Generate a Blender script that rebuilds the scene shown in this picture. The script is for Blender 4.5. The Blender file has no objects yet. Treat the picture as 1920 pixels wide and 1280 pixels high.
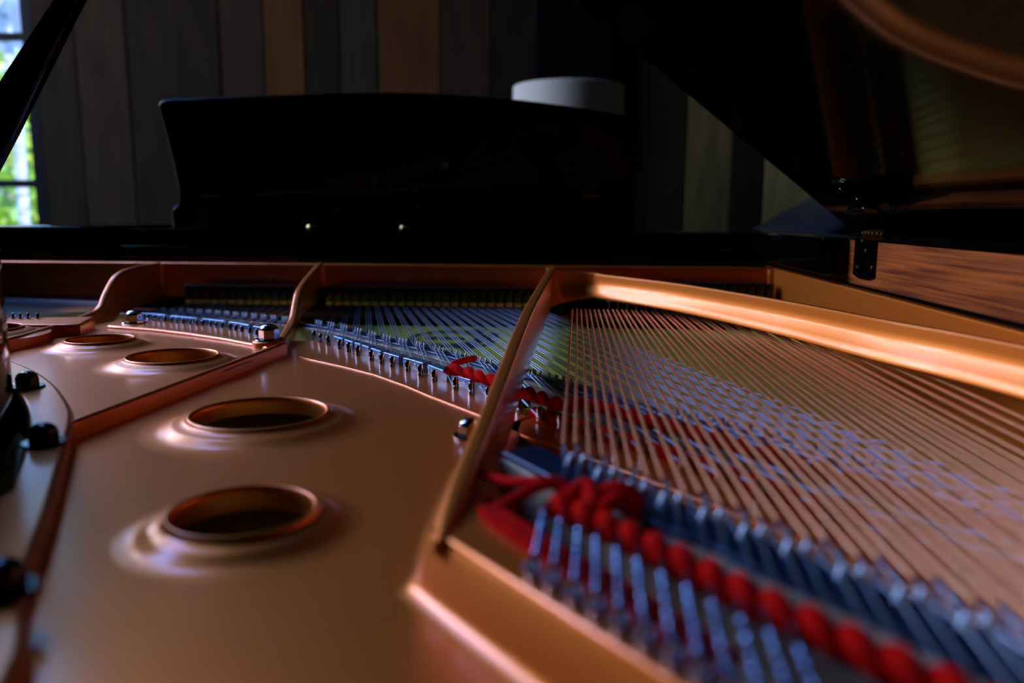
import bpy, bmesh, math, random
from mathutils import Vector, Matrix
random.seed(7)
S = bpy.context.scene
C = S.collection
PI = math.pi

# ------------------------------------------------------------ camera
EYE = .127                       # metres above the plane of the steel strings (z = 0)
FPX = 1500.
YAW, PIT, ROL = math.radians(3.4), math.radians(9.1), math.radians(.3)
_cy, _sy, _cp, _sp = math.cos(YAW), math.sin(YAW), math.cos(PIT), math.sin(PIT)
FW = Vector((-_sy*_cp, _cy*_cp, -_sp)); R0 = Vector((_cy, _sy, 0)); U0 = Vector((-_sy*_sp, _cy*_sp, _cp))
RT = R0*math.cos(ROL) + U0*math.sin(ROL); UP = U0*math.cos(ROL) - R0*math.sin(ROL)
cam = bpy.data.cameras.new('camera'); co = bpy.data.objects.new('camera', cam); C.objects.link(co)
co.matrix_world = Matrix(((RT.x, UP.x, -FW.x, 0), (RT.y, UP.y, -FW.y, 0), (RT.z, UP.z, -FW.z, EYE), (0, 0, 0, 1)))
cam.sensor_width = 36; cam.lens = FPX/1920*36; cam.clip_start = .01; cam.clip_end = 200
cam.dof.use_dof = True; cam.dof.focus_distance = .70; cam.dof.aperture_fstop = 4.4
S.camera = co
S.view_settings.view_transform = 'Standard'; S.view_settings.look = 'None'
S.view_settings.gamma = 1; S.view_settings.use_curve_mapping = False
S.view_settings.exposure = -.42
try:
    S.cycles.use_denoising = True
    S.cycles.max_bounces = 8; S.cycles.diffuse_bounces = 4; S.cycles.glossy_bounces = 5
    S.cycles.transparent_max_bounces = 12; S.cycles.sample_clamp_indirect = 6
    S.cycles.blur_glossy = .6
except Exception:
    pass

# ------------------------------------------------------------ sky, sun, daylight
W = bpy.data.worlds.new('sky'); S.world = W; W.use_nodes = True
nt = W.node_tree; nt.nodes.clear()
out = nt.nodes.new('ShaderNodeOutputWorld'); bg = nt.nodes.new('ShaderNodeBackground')
tc = nt.nodes.new('ShaderNodeTexCoord'); sx = nt.nodes.new('ShaderNodeSeparateXYZ')
rp = nt.nodes.new('ShaderNodeValToRGB')
nz = nt.nodes.new('ShaderNodeTexNoise'); nz.inputs['Scale'].default_value = 2.4; nz.inputs['Detail'].default_value = 6
r2 = nt.nodes.new('ShaderNodeValToRGB'); mx = nt.nodes.new('ShaderNodeMix'); mx.data_type = 'RGBA'
nt.links.new(tc.outputs['Generated'], sx.inputs[0]); nt.links.new(sx.outputs['Z'], rp.inputs[0])
rp.color_ramp.elements[0].position = 0; rp.color_ramp.elements[0].color = (.50, .66, 1, 1)
rp.color_ramp.elements[1].position = .8; rp.color_ramp.elements[1].color = (.10, .22, .75, 1)
e = rp.color_ramp.elements.new(.30); e.color = (.13, .30, .9, 1)
nt.links.new(tc.outputs['Generated'], nz.inputs['Vector']); nt.links.new(nz.outputs['Fac'], r2.inputs[0])
r2.color_ramp.elements[0].position = .52; r2.color_ramp.elements[0].color = (0, 0, 0, 1)
r2.color_ramp.elements[1].position = .70; r2.color_ramp.elements[1].color = (.12, .12, .12, 1)
nt.links.new(r2.outputs[0], mx.inputs['Factor']); nt.links.new(rp.outputs[0], mx.inputs[6]); mx.inputs[7].default_value = (.9, .92, 1, 1)
nt.links.new(mx.outputs[2], bg.inputs[0]); mr = nt.nodes.new('ShaderNodeMapRange'); nt.links.new(sx.outputs['Z'], mr.inputs[0])
for k_, v_ in ((1, .20), (2, .42), (3, 1.7), (4, 24.)): mr.inputs[k_].default_value = v_
nt.links.new(mr.outputs[0], bg.inputs[1])
nt.links.new(bg.outputs[0], out.inputs[0])
sun = bpy.data.lights.new('sun', 'SUN'); sun.energy = 10.0; sun.angle = .01; sun.color = (1, .94, .8)
so = bpy.data.objects.new('sun', sun); C.objects.link(so)
so.rotation_euler = Vector((-.62, .42, -.66)).to_track_quat('-Z', 'Y').to_euler()

def portal(loc, sx_, sy_, direction):
    l = bpy.data.lights.new('window_light', 'AREA'); l.shape = 'RECTANGLE'; l.size = sx_; l.size_y = sy_
    l.cycles.is_portal = True
    o = bpy.data.objects.new('window_light', l); C.objects.link(o); o.location = loc
    o.rotation_euler = Vector(direction).to_track_quat('-Z', 'Z').to_euler()
def skylight(loc, sx_, sy_, direction, power, col):
    l = bpy.data.lights.new('daylight', 'AREA'); l.shape = 'RECTANGLE'; l.size = sx_; l.size_y = sy_; l.energy = power; l.color = col
    o = bpy.data.objects.new('daylight', l); C.objects.link(o); o.location = loc
    o.rotation_euler = Vector(direction).to_track_quat('-Z', 'Z').to_euler()
portal((-2.63, 3.10, 1.87), 1.32, 4.46, (0, -1, 0))
skylight((-3.46, 1.90, 1.87), 1.7, 4.46, (1, 0, 0), 195, (1, .86, .70))
portal((-3.40, 1.90, 1.87), 1.7, 4.46, (1, 0, 0))

# ------------------------------------------------------------ a pixel of the frame seen as a point of the place
def ray(px, py): return FW + RT*((px-960)/FPX) + UP*((640-py)/FPX)
def pz(px, py, z=0.):
    d = ray(px, py); t = (z-EYE)/d.z; return Vector((d.x*t, d.y*t, z))
def pY(px, py, Y):
    d = ray(px, py); t = Y/d.y; return Vector((d.x*t, Y, EYE+d.z*t))
def pX(px, py, X):
    d = ray(px, py); t = X/d.x; return Vector((X, d.y*t, EYE+d.z*t))

# ------------------------------------------------------------ materials
def mat(name, col, rough=.5, metal=0., coat=0., coat_rough=.1, spec=.5, vary=None, vscale=8, vstretch=(1, 1, 1), bump=0, bscale=60, bstretch=None, sheen=0):
    m = bpy.data.materials.new(name); m.use_nodes = True; t = m.node_tree
    b = t.nodes['Principled BSDF']
    b.inputs['Base Color'].default_value = (*col, 1); b.inputs['Roughness'].default_value = rough
    b.inputs['Metallic'].default_value = metal; b.inputs['Coat Weight'].default_value = coat
    b.inputs['Coat Roughness'].default_value = coat_rough; b.inputs['Specular IOR Level'].default_value = spec
    if sheen: b.inputs['Sheen Weight'].default_value = sheen
    if vary or bump:
        c = t.nodes.new('ShaderNodeTexCoord'); mp = t.nodes.new('ShaderNodeMapping'); mp.inputs['Scale'].default_value = vstretch
        t.links.new(c.outputs['Object'], mp.inputs[0])
    if vary:
        n = t.nodes.new('ShaderNodeTexNoise'); n.inputs['Scale'].default_value = vscale; n.inputs['Detail'].default_value = 5
        r = t.nodes.new('ShaderNodeValToRGB'); r.color_ramp.elements[0].position = .32; r.color_ramp.elements[1].position = .68
        r.color_ramp.elements[0].color = (*col, 1); r.color_ramp.elements[1].color = (*vary, 1)
        t.links.new(mp.outputs[0], n.inputs['Vector']); t.links.new(n.outputs['Fac'], r.inputs[0]); t.links.new(r.outputs[0], b.inputs['Base Color'])
    if bump:
        mp2 = mp
        if bstretch:
            mp2 = t.nodes.new('ShaderNodeMapping'); mp2.inputs['Scale'].default_value = bstretch; t.links.new(c.outputs['Object'], mp2.inputs[0])
        n2 = t.nodes.new('ShaderNodeTexNoise'); n2.inputs['Scale'].default_value = bscale; n2.inputs['Detail'].default_value = 3
        bp = t.nodes.new('ShaderNodeBump'); bp.inputs['Strength'].default_value = bump; bp.inputs['Distance'].default_value = .002
        t.links.new(mp2.outputs[0], n2.inputs['Vector']); t.links.new(n2.outputs['Fac'], bp.inputs['Height']); t.links.new(bp.outputs[0], b.inputs['Normal'])
    return m
M = dict(
    bronze=mat('bronze_lacquer', (.90, .220, .012), .46, .82, .7, .17, vary=(.92, .25, .026), vscale=900, bump=.03, bscale=1500),
    black=mat('black_polyester', (.0012, .0012, .0014), .06, 0, 0, .03, .16),
    black_satin=mat('black_satin', (.003, .003, .003), .5, 0, 0, .1, .08),
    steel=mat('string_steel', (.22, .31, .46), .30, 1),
    chrome=mat('nickel', (.62, .62, .64), .14, 1),
    blued=mat('blackened_bolt', (.02, .02, .022), .22, .6, .3),
    copper=mat('copper_winding', (.95, .42, .20), .32, 1, bump=.25, bscale=4, bstretch=(1, 220, 1)),
    red=mat('red_felt', (.90, .010, .005), .95, 0, vary=(.58, .005, .004), vscale=220, bump=.5, bscale=700),
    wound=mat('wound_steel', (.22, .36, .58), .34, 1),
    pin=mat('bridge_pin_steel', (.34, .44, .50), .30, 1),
    damper=mat('damper_head', (.006, .006, .007), .22, 0, .3, .1, .6),
    spruce=mat('varnished_spruce', (.56, .60, .06), .40, 0, .15, .2, vary=(.70, .72, .11), vscale=6, vstretch=(60, 2, 2)),
    maple=mat('bridge_maple', (.50, .40, .26), .45, 0, .2, .3, vary=(.42, .32, .2), vscale=14, vstretch=(3, 12, 12)),
    graphite=mat('graphited_bridge_top', (.015, .045, .10), .30, .55, .3, .2),
    mahogany=mat('mahogany', (.62, .15, .022), .42, 0, 0, .2, .22, vary=(.17, .030, .007), vscale=11, vstretch=(3, .7, 26), bump=.1, bscale=160, bstretch=(1, .06, 1)),
    felt=mat('damper_felt', (.85, .62, .25), .95),
    rail=mat('brown_wood_rail', (.16, .06, .03), .5),
    brass=mat('brass', (.75, .55, .18), .22, 1),
    ink=mat('dark_blue_print', (.015, .03, .055), .5),
    trim=mat('dark_window_frame', (.004, .004, .0035), .5, spec=.08),
    shade=mat('white_linen_shade', (.80, .74, .52), .9, spec=.1),
    leather=mat('black_leather', (.012, .014, .018), .32, 0, .1, .2, bump=.2, bscale=120),
    bark=mat('birch_bark', (.50, .49, .46), .8, vary=(.2, .18, .16), vscale=6, vstretch=(1, 1, 5)),
    grass=mat('grass', (.14, .26, .02), .9, vary=(.32, .34, .05), vscale=3),
    floor=mat('dark_floorboards', (.05, .03, .02), .4, vary=(.03, .018, .012), vscale=4, vstretch=(1, 12, 1)),
    ceil=mat('ceiling_paint', (.10, .09, .08), .9),
)
def leafmat(name, col, col2):
    m = mat(name, col, .55, vary=col2, vscale=1.2)
    m.node_tree.nodes['Principled BSDF'].inputs['Subsurface Weight'].default_value = 0
    return m
M['bronze'].node_tree.nodes['Principled BSDF'].inputs['Coat IOR'].default_value = 1.6
M['red'].node_tree.nodes['Principled BSDF'].inputs['Specular IOR Level'].default_value = .05
M['leaf'] = leafmat('leaf_green', (.07, .24, .01), (.20, .38, .02))
M['leaf2'] = leafmat('leaf_yellow', (.18, .34, .015), (.36, .42, .03))
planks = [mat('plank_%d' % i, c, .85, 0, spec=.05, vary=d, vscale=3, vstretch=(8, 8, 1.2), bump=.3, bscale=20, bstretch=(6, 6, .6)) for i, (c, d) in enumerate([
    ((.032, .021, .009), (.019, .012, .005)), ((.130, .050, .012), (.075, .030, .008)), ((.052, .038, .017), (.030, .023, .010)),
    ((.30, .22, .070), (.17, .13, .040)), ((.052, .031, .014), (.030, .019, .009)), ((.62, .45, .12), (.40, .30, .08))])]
g = bpy.data.materials.new('window_glass'); g.use_nodes = True; t = g.node_tree; t.nodes.clear()
o_ = t.nodes.new('ShaderNodeOutputMaterial'); a_ = t.nodes.new('ShaderNodeBsdfTransparent'); b_ = t.nodes.new('ShaderNodeBsdfGlossy'); b_.inputs['Roughness'].default_value = .02
m_ = t.nodes.new('ShaderNodeMixShader'); f_ = t.nodes.new('ShaderNodeFresnel'); f_.inputs[0].default_value = 1.12
t.links.new(f_.outputs[0], m_.inputs[0]); t.links.new(a_.outputs[0], m_.inputs[1]); t.links.new(b_.outputs[0], m_.inputs[2]); t.links.new(m_.outputs[0], o_.inputs[0])
M['glass'] = g

# ------------------------------------------------------------ building helpers
ROOTLOC = {}
def link(name, me, parent=None, label=None, cat=None, group=None, kind=None):
    o = bpy.data.objects.new(name, me); C.objects.link(o)
    if parent is not None:
        o.parent = parent
        if parent.name in ROOTLOC: o.matrix_parent_inverse = Matrix.Translation(-ROOTLOC[parent.name])
    if label: o['label'] = label
    if cat: o['category'] = cat
    if group: o['group'] = group
    if kind: o['kind'] = kind
    return o
def root(name, loc, label, cat, group=None):
    o = link(name, None, None, label, cat, group); o.location = loc; o.empty_display_size = .1
    ROOTLOC[o.name] = Vector(loc); return o
class MB:
    def __init__(s): s.v = []; s.f = []; s.m = []
    def add(s, V, F, mi=0):
        n = len(s.v); s.v += [tuple(p) for p in V]; s.f += [tuple(i+n for i in f) for f in F]; s.m += [mi]*len(F); return s
    def tube(s, P, r, n=8, cap=True):
        P = [Vector(p) for p in P]; k = len(P); R = r if isinstance(r, (list, tuple)) else [r]*k
        V = []; F = []; prev = None
        for i, p in enumerate(P):
            d = (P[min(i+1, k-1)] - P[max(i-1, 0)])
            d = d.normalized() if d.length > 1e-9 else Vector((0, 0, 1))
            if prev is None:
                a = Vector((0, 0, 1)) if abs(d.z) < .9 else Vector((1, 0, 0)); x = d.cross(a).normalized()
            else:
                x = (prev - d*prev.dot(d)); x = x.normalized() if x.length > 1e-6 else d.orthogonal().normalized()
            prev = x; y = d.cross(x)
            for j in range(n):
                t = 2*PI*j/n; V.append(p + (x*math.cos(t) + y*math.sin(t))*R[i])
        for i in range(k-1):
            for j in range(n):
                F.append((i*n+j, i*n+(j+1) % n, (i+1)*n+(j+1) % n, (i+1)*n+j))
        if cap: F.append(tuple(range(n))[::-1]); F.append(tuple((k-1)*n+j for j in range(n)))
        return s.add(V, F)
    def lathe(s, prof, c, n=48, tilt=None, ax=None):
        V = []; F = []
        for (r, z) in prof:
            for j in range(n):
                t = 2*PI*j/n; v = Vector((r*math.cos(t), r*math.sin(t), z))
                if tilt: v = tilt @ v
                V.append(v + Vector(c))
        for i in range(len(prof)-1):
            for j in range(n): F.append((i*n+j, i*n+(j+1) % n, (i+1)*n+(j+1) % n, (i+1)*n+j))
        if prof[0][0] > 1e-6 and False: pass
        return s.add(V, F)
    def box(s, a, b, mi=0, bev=0, rot=None, piv=None):
        bm = bmesh.new(); bmesh.ops.create_cube(bm, size=1)
        for v in bm.verts:
            v.co = Vector([(a[i]+b[i])/2 + v.co[i]*(b[i]-a[i]) for i in range(3)])
        if bev: bmesh.ops.bevel(bm, geom=bm.edges[:], offset=bev, segments=2, affect='EDGES', profile=.5)
        bm.verts.index_update()
        V = [v.co.copy() for v in bm.verts]
        if rot is not None: V = [Vector(piv) + rot @ (v - Vector(piv)) for v in V]
        F = [[v.index for v in f.verts] for f in bm.faces]; bm.free()
        return s.add(V, F, mi)
    def build(s, name, m, parent=None, smooth=True, **k):
        me = bpy.data.meshes.new(name); me.from_pydata(s.v, [], s.f)
        for x in (m if isinstance(m, list) else [m]): me.materials.append(x)
        if isinstance(m, list): me.polygons.foreach_set('material_index', s.m)
        bm = bmesh.new(); bm.from_mesh(me); bmesh.ops.recalc_face_normals(bm, faces=bm.faces[:]); bm.to_mesh(me); bm.free()
        if smooth:
            me.polygons.foreach_set('use_smooth', [True]*len(me.polygons)); me.set_sharp_from_angle(angle=math.radians(38))
        me.update(); return link(name, me, parent, **k)
def cat(P, n=6, closed=False):
    P = [Vector(p) for p in P]; out = []; k = len(P)
    for i in range(k if closed else k-1):
        if closed: a, b, c, d = P[(i-1) % k], P[i], P[(i+1) % k], P[(i+2) % k]
        else: a, b, c, d = P[max(i-1, 0)], P[i], P[i+1], P[min(i+2, k-1)]
        for j in range(n):
            t = j/n
            out.append(.5*((2*b)+(c-a)*t+(2*a-5*b+4*c-d)*t*t+(3*b-a-3*c+d)*t**3))
    if not closed: out.append(P[-1])
    return out
def slab(outlines, z0, z1, bev=.002, res=3):
    """A cast slab with rounded edges: the first outline is its edge, the others are holes in it."""
    cu = bpy.data.curves.new('c', 'CURVE'); cu.dimensions = '2D'; cu.fill_mode = 'BOTH'
    cu.extrude = max((z1-z0)/2 - bev, 1e-4); cu.bevel_depth = bev; cu.bevel_resolution = res; cu.offset = -bev
    for O in outlines:
        sp = cu.splines.new('POLY'); sp.points.add(len(O)-1); sp.use_cyclic_u = True
        for q, p in zip(sp.points, O): q.co = (p[0], p[1], 0, 1)
    ob = bpy.data.objects.new('c', cu); C.objects.link(ob)
    bpy.context.view_layer.update()
    me = bpy.data.meshes.new_from_object(ob.evaluated_get(bpy.context.evaluated_depsgraph_get()))
    V = [(v.co.x, v.co.y, v.co.z+(z0+z1)/2) for v in me.vertices]; F = [tuple(p.vertices) for p in me.polygons]
    bpy.data.objects.remove(ob); bpy.data.curves.remove(cu); bpy.data.meshes.remove(me)
    return V, F
def fin(mb, P, flare=0., r=.0025):
    """A cast rib: P = (x, y, z_bottom, z_top, half_width) along its run, round on top, flaring at its foot."""
    k = len(P); V = []; F = []; sec = 0
    for i, p in enumerate(P):
        a = P[max(i-1, 0)]; b = P[min(i+1, k-1)]
        d = Vector((b[0]-a[0], b[1]-a[1], 0)).normalized(); nrm = Vector((d.y, -d.x, 0))
        x, y, zb, zt, w = p; rr = min(r, w*.9, (zt-zb)*.45)
        L = [(-w-flare, zb)] if flare else []
        if flare: L += [(-w-flare*.35, zb+flare*.3)]
        L += [(-w, zb+flare)] + [(-w+rr-rr*math.cos(t), zt-rr+rr*math.sin(t)) for t in (0, PI/8, PI/4, 3*PI/8, PI/2)]
        L += [(-q[0], q[1]) for q in reversed(L)]
        sec = len(L)
        for (u, z) in L: V.append(Vector((x, y, z)) + nrm*u)
    for i in range(k-1):
        for j in range(sec): F.append((i*sec+j, i*sec+(j+1) % sec, (i+1)*sec+(j+1) % sec, (i+1)*sec+j))
    F.append(tuple(range(sec))); F.append(tuple((k-1)*sec+j for j in range(sec))[::-1])
    mb.add(V, F)
def interp(P, n=5):
    """Smooth a list of 5-tuples."""
    A = cat([Vector((p[0], p[1], p[3])) for p in P], n); B = []
    for i in range(len(A)):
        k = min(i//n, len(P)-2); t = i/n - k
        B.append((A[i].x, A[i].y, P[k][2]*(1-t)+P[k+1][2]*t, A[i].z, P[k][4]*(1-t)+P[k+1][4]*t))
    return B

# ------------------------------------------------------------ the room
FZ = -.88; CZ = 4.4; YB = 3.0; XL = -3.3; XR = 3.0; YN = -3.0
def wall(name, u0, u1, holes, fixed, axis, th, side):
    """A plastered wall made of the pieces around its window openings."""
    mb = MB(); us = sorted({u0, u1} | {h[0] for h in holes} | {h[1] for h in holes})
    for a, b in zip(us, us[1:]):
        zs = [(FZ, CZ)]
        for h in holes:
            if h[0] <= a and b <= h[1]: zs = [(FZ, h[2]), (h[3], CZ)]
        for z0, z1 in zs:
            lo, hi = (fixed, fixed+th) if side > 0 else (fixed-th, fixed)
            if axis == 'x': mb.box((a, lo, z0), (b, hi, z1))
            else: mb.box((lo, a, z0), (hi, b, z1))
    return mb
HB = (-3.28, -1.965, -.36, 4.10)
win_holes_left = [(1.05, 2.75, -.36, 4.10)]
# back wall of upright weathered boards; own tones, plus shade painted in at left
mb = MB()
edges = [(HB[1], 0)]
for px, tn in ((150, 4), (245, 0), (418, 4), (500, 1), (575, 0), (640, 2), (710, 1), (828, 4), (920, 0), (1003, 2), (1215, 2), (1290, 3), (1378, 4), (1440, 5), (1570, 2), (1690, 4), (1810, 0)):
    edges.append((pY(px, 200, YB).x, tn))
while edges[-1][0] < XR - .3: edges.append((edges[-1][0]+.27, random.choice((0, 2, 4))))
edges.append((XR, 0))
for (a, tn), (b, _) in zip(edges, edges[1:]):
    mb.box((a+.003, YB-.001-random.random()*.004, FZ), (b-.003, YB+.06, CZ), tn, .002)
mb.box((HB[0], YB, FZ), (HB[1], YB+.06, HB[2]), 0); mb.box((HB[0], YB, HB[3]), (HB[1], YB+.06, CZ), 0)
mb.box((XL-.1, YB, FZ), (HB[0], YB+.06, CZ), 0)
mb.box((XL-.1, YB+.06, FZ), (XR+.1, YB+.16, HB[2]), 0); mb.box((HB[1], YB+.06, FZ), (XR+.1, YB+.16, CZ), 0)
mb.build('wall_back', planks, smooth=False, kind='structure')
wall('wl', YN, YB+.1, win_holes_left, XL, 'y', .12, -1).build('wall_left', planks[0], smooth=False, kind='structure')
MB().box((XR, YN, FZ), (XR+.12, YB+.1, CZ)).build('wall_right', planks[2], smooth=False, kind='structure')
wall('wn', XL, XR, [], YN, 'x', .12, -1).build('wall_near', planks[0], smooth=False, kind='structure')
MB().box((XL-.1, YN-.1, FZ-.06), (XR+.1, YB+.16, FZ)).build('floor', M['floor'], smooth=False, kind='structure')
MB().box((XL-.1, YN-.1, CZ), (XR+.1, YB+.16, CZ+.06)).build('ceiling', M['ceil'], smooth=False, kind='structure')
def window(n, horiz, u0, u1, z0, z1, f, rows, cols, outw):
    """Dark frame with glazing bars, standing in the opening; horiz: the wall runs along x."""
    fr = MB(); gl = MB(); w = .05; t0, t1 = sorted((f, f+outw*.05)); tm = (t0+t1)/2
    def bx(m, a, b, c, d, y0, y1):
        if horiz: m.box((a, y0, c), (b, y1, d), 0, .004)
        else: m.box((y0, a, c), (y1, b, d), 0, .004)
    for (a, b, c, d) in ((u0, u0+w, z0, z1), (u1-w, u1, z0, z1), (u0+w, u1-w, z0, z0+w), (u0+w, u1-w, z1-w, z1)): bx(fr, a, b, c, d, t0, t1)
    for z in rows: bx(fr, u0+w, u1-w, z-.014, z+.014, t0+.01, t1-.01)
    for i in range(1, cols):
        u = u0+(u1-u0)*i/cols; bx(fr, u-.014, u+.014, z0+w, z1-w, t0+.01, t1-.01)
    o = fr.build('window_%d' % n, M['trim'], smooth=False, kind='structure')
    if horiz: gl.add([(u0+w, tm, z0+w), (u1-w, tm, z0+w), (u1-w, tm, z1-w), (u0+w, tm, z1-w)], [(0, 1, 2, 3)])
    else: gl.add([(tm, u0+w, z0+w), (tm, u1-w, z0+w), (tm, u1-w, z1-w), (tm, u0+w, z1-w)], [(0, 1, 2, 3)])
    gl.build('window_glass', M['glass'], o, smooth=False)
za = pY(30, 69, YB+.03).z; zb = pY(30, 344, YB+.03).z
window(1, True, HB[0], HB[1], HB[2], HB[3], YB+.005, [zb+(za-zb)*k for k in range(7)], 3, 1)
window(2, False, 1.05, 2.75, -.36, 4.10, XL-.005, [zb+(za-zb)*k for k in range(7)], 3, -1)
# dark upright post between the boards
a = pY(1003, 100, YB-.03).x; b = pY(1142, 100, YB-.03).x
MB().box((a, YB-.06, FZ), (b, YB-.004, CZ), 0, .004).build('trim_1', M['black_satin'], smooth=False, kind='structure')

# ------------------------------------------------------------ outdoors: ground, birches, bushes
MB().box((-16, -9, FZ-.12), (8, 18, FZ-.08)).build('ground', M['grass'], smooth=False, kind='structure')
def leaves(n, rx, rz, cz, size, seed, dome=False):
    rnd = random.Random(seed); mb = MB(); V = []; F = []
    for i in range(n):
        while True:
            p = Vector((rnd.uniform(-1, 1), rnd.uniform(-1, 1), rnd.uniform(-1, 1)))
            if .35 < p.length < 1: break
        c = Vector((p.x*rx, p.y*rx, cz+p.z*rz)); s = size*rnd.uniform(.6, 1.3)
        a = Vector((rnd.uniform(-1, 1), rnd.uniform(-1, 1), rnd.uniform(-1, 1))).normalized(); b = a.orthogonal().normalized()*.55
        k = len(V); V += [c-a*s, c+b*s, c+a*s, c-b*s]; F.append((k, k+1, k+2, k+3))
    mb.add(V, F); return mb
bush_me = None; birch = None
def shrub(x, y, sc, label, m, seed):
    r = root('garden_shrub', (x, y, FZ-.08), label, 'shrub', None)
    o = leaves(5200, 1.15*sc, 1.15*sc, 1.1*sc, .10, seed).build('foliage', m, r, smooth=False); o.matrix_parent_inverse = Matrix()
    o['kind'] = 'stuff'
    MB().tube([(0, 0, -.02), (.03, 0, .7*sc), (0, .04, 1.5*sc)], [.05, .035, .02], 8).build('stem', M['bark'], r).matrix_parent_inverse = Matrix()
    return r
def tree(x, y, h, label, m, seed, fol):
    r = root('birch_tree', (x, y, FZ-.08), label, 'tree')
    MB().tube(cat([(0, 0, -.02), (.05, 0, h*.3), (-.03, .02, h*.6), (.06, 0, h)], 5), .042, 12).build('trunk', M['bark'], r).matrix_parent_inverse = Matrix()
    o = leaves(fol, 1.9, h*.32, h*.80, .10, seed).build('foliage', m, r, smooth=False); o.matrix_parent_inverse = Matrix(); o['kind'] = 'stuff'
def outp(px, Y): p = pY(px, 300, Y); return p.x
tree(outp(27, 6.2), 6.2, 6.0, 'white-barked birch just outside the window at the left', M['leaf'], 3, 2600)
SH = [(outp(10, 11.5), 11.5, 1.5, M['leaf2'], 'yellow-green shrub beyond the birch trunk, in the middle of the window'), (outp(10, 11.5)-4.2, 11.0, 1.5, M['leaf'], 'green shrub left of the birch trunk, beyond the window'),
      (-9.0, 7.4, 1.5, M['leaf2'], 'yellow shrub at the garden corner'),
      (-9.3, 3.6, 1.5, M['leaf2'], 'yellow shrub facing the side window'), (-9.2, -.2, 1.4, M['leaf'], 'green shrub facing the nearer side window')]
for i, (x, y, sc, m, lb) in enumerate(SH): shrub(x, y, sc, lb, m, 20+i)

# ------------------------------------------------------------ lamp and chair behind the piano
cl = pY(1066, 165, 2.62)
L = root('floor_lamp', (cl.x, 2.62, FZ), 'lamp with a white drum shade standing behind the piano music desk', 'lamp')
rr = (pY(1170, 180, 2.62).x - pY(962, 180, 2.62).x)/2
mb = MB(); zt = cl.z; mb.lathe([(rr-.004, zt-.30), (rr, zt-.30), (rr, zt), (rr-.002, zt+.002), (rr-.004, zt), (rr-.004, zt-.30)], (cl.x, 2.62, 0), 64)
mb.build('lamp_shade', M['shade'], L)
mb = MB(); mb.tube([(cl.x, 2.62, FZ+.02), (cl.x, 2.62, zt-.10)], .012, 12); mb.build('pole', M['black_satin'], L)
mb = MB(); mb.lathe([(0, FZ), (.14, FZ), (.14, FZ+.015), (.03, FZ+.03), (0, FZ+.03)], (cl.x, 2.62, 0), 40); mb.build('base', M['black_satin'], L)
mb = MB(); mb.lathe([(0, 0), (.018, 0), (.03, .05), (.02, .09), (0, .1)], (cl.x, 2.62, zt-.2), 16); mb.build('bulb', M['shade'], L)
for k in range(3):
    pass
mb = MB()
for k in range(3):
    t = 2*PI*k/3; mb.tube([(cl.x, 2.62, zt-.1), (cl.x+(rr-.002)*math.cos(t), 2.62+(rr-.002)*math.sin(t), zt-.1)], .002, 6)
mb.build('shade_spider', M['black_satin'], L)

ch = root('lounge_chair', (.30, 1.95, FZ), 'black leather chair with a slanting padded back, behind the right end of the piano', 'chair')
p0 = pY(1400, 452, 1.95); p1 = pY(1640, 318, 1.95)
d = (p1-p0).normalized(); nrm = Vector((d.z, 0, -d.x))
mb = MB()
V = []; F = []
ring = 28; secs = cat([p0-d*.25, p0, (p0+p1)/2, p1, p1+d*.05], 6)
for i, c in enumerate(secs):
    e = 1-.5*max(0, (i-len(secs)+5)/4)**2
    for j in range(ring):
        t = 2*PI*j/ring; cc, ss = math.cos(t), math.sin(t)
        V.append(c + nrm*.036 + nrm*(.036*e*math.copysign(abs(cc)**.8, cc)) + Vector((0, .26*e*math.copysign(abs(ss)**.7, ss), 0)))
for i in range(len(secs)-1):
    for j in range(ring): F.append((i*ring+j, i*ring+(j+1) % ring, (i+1)*ring+(j+1) % ring, (i+1)*ring+j))
F += [tuple(range(ring))[::-1], tuple((len(secs)-1)*ring+j for j in range(ring))]
mb.add(V, F); mb.build('backrest', M['leather'], ch)
sx0 = p0.x-.36; sz = FZ+.42
mb = MB(); mb.box((sx0, 1.70, sz-.12), (p0.x+.15, 2.20, sz), 0, .03); mb.build('seat', M['leather'], ch)
mb = MB(); mb.tube([tuple(p0-d*.2+Vector((0, 0, 0))), (p0.x-.02, 1.95, sz-.05)], .03, 10); mb.build('back_support', M['black_satin'], ch)
for ax in (sx0+.05, p0.x+.10):
    for ay in (1.76, 2.14):
        MB().tube([(ax, ay, sz-.1), (ax, ay, FZ)], [.02, .012], 10).build('leg', M['black_satin'], ch)

# ------------------------------------------------------------ the grand piano
PN = root('grand_piano', (-.25, .45, FZ), 'open grand piano seen from inside, with bronze iron plate, copper strings and black lid', 'piano')
ZW = -.012     # main web of the plate
Z1 = -.004     # terrace left of the second rib
Z2 = .006      # terrace at the far left
ZF = .001      # bolted border flange
ZBP = .012     # bass hitch plate
XRIM = .305; ZR = .102
# --- soundboard
sb = [(-.88, 1.2), (-.88, 1.0), (-.77, .9), (-.55, .72), (-.41, .56), (-.31, .38), (-.25, .2), (-.2, -.05), (-.09, -.27), (.15, -.36), (XRIM+.005, -.2), (XRIM+.005, 1.2)]
V, F = slab([sb], -.032, -.024, .001)
sbd = MB().add(V, F).build('soundboard', M['spruce'], PN)
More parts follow.
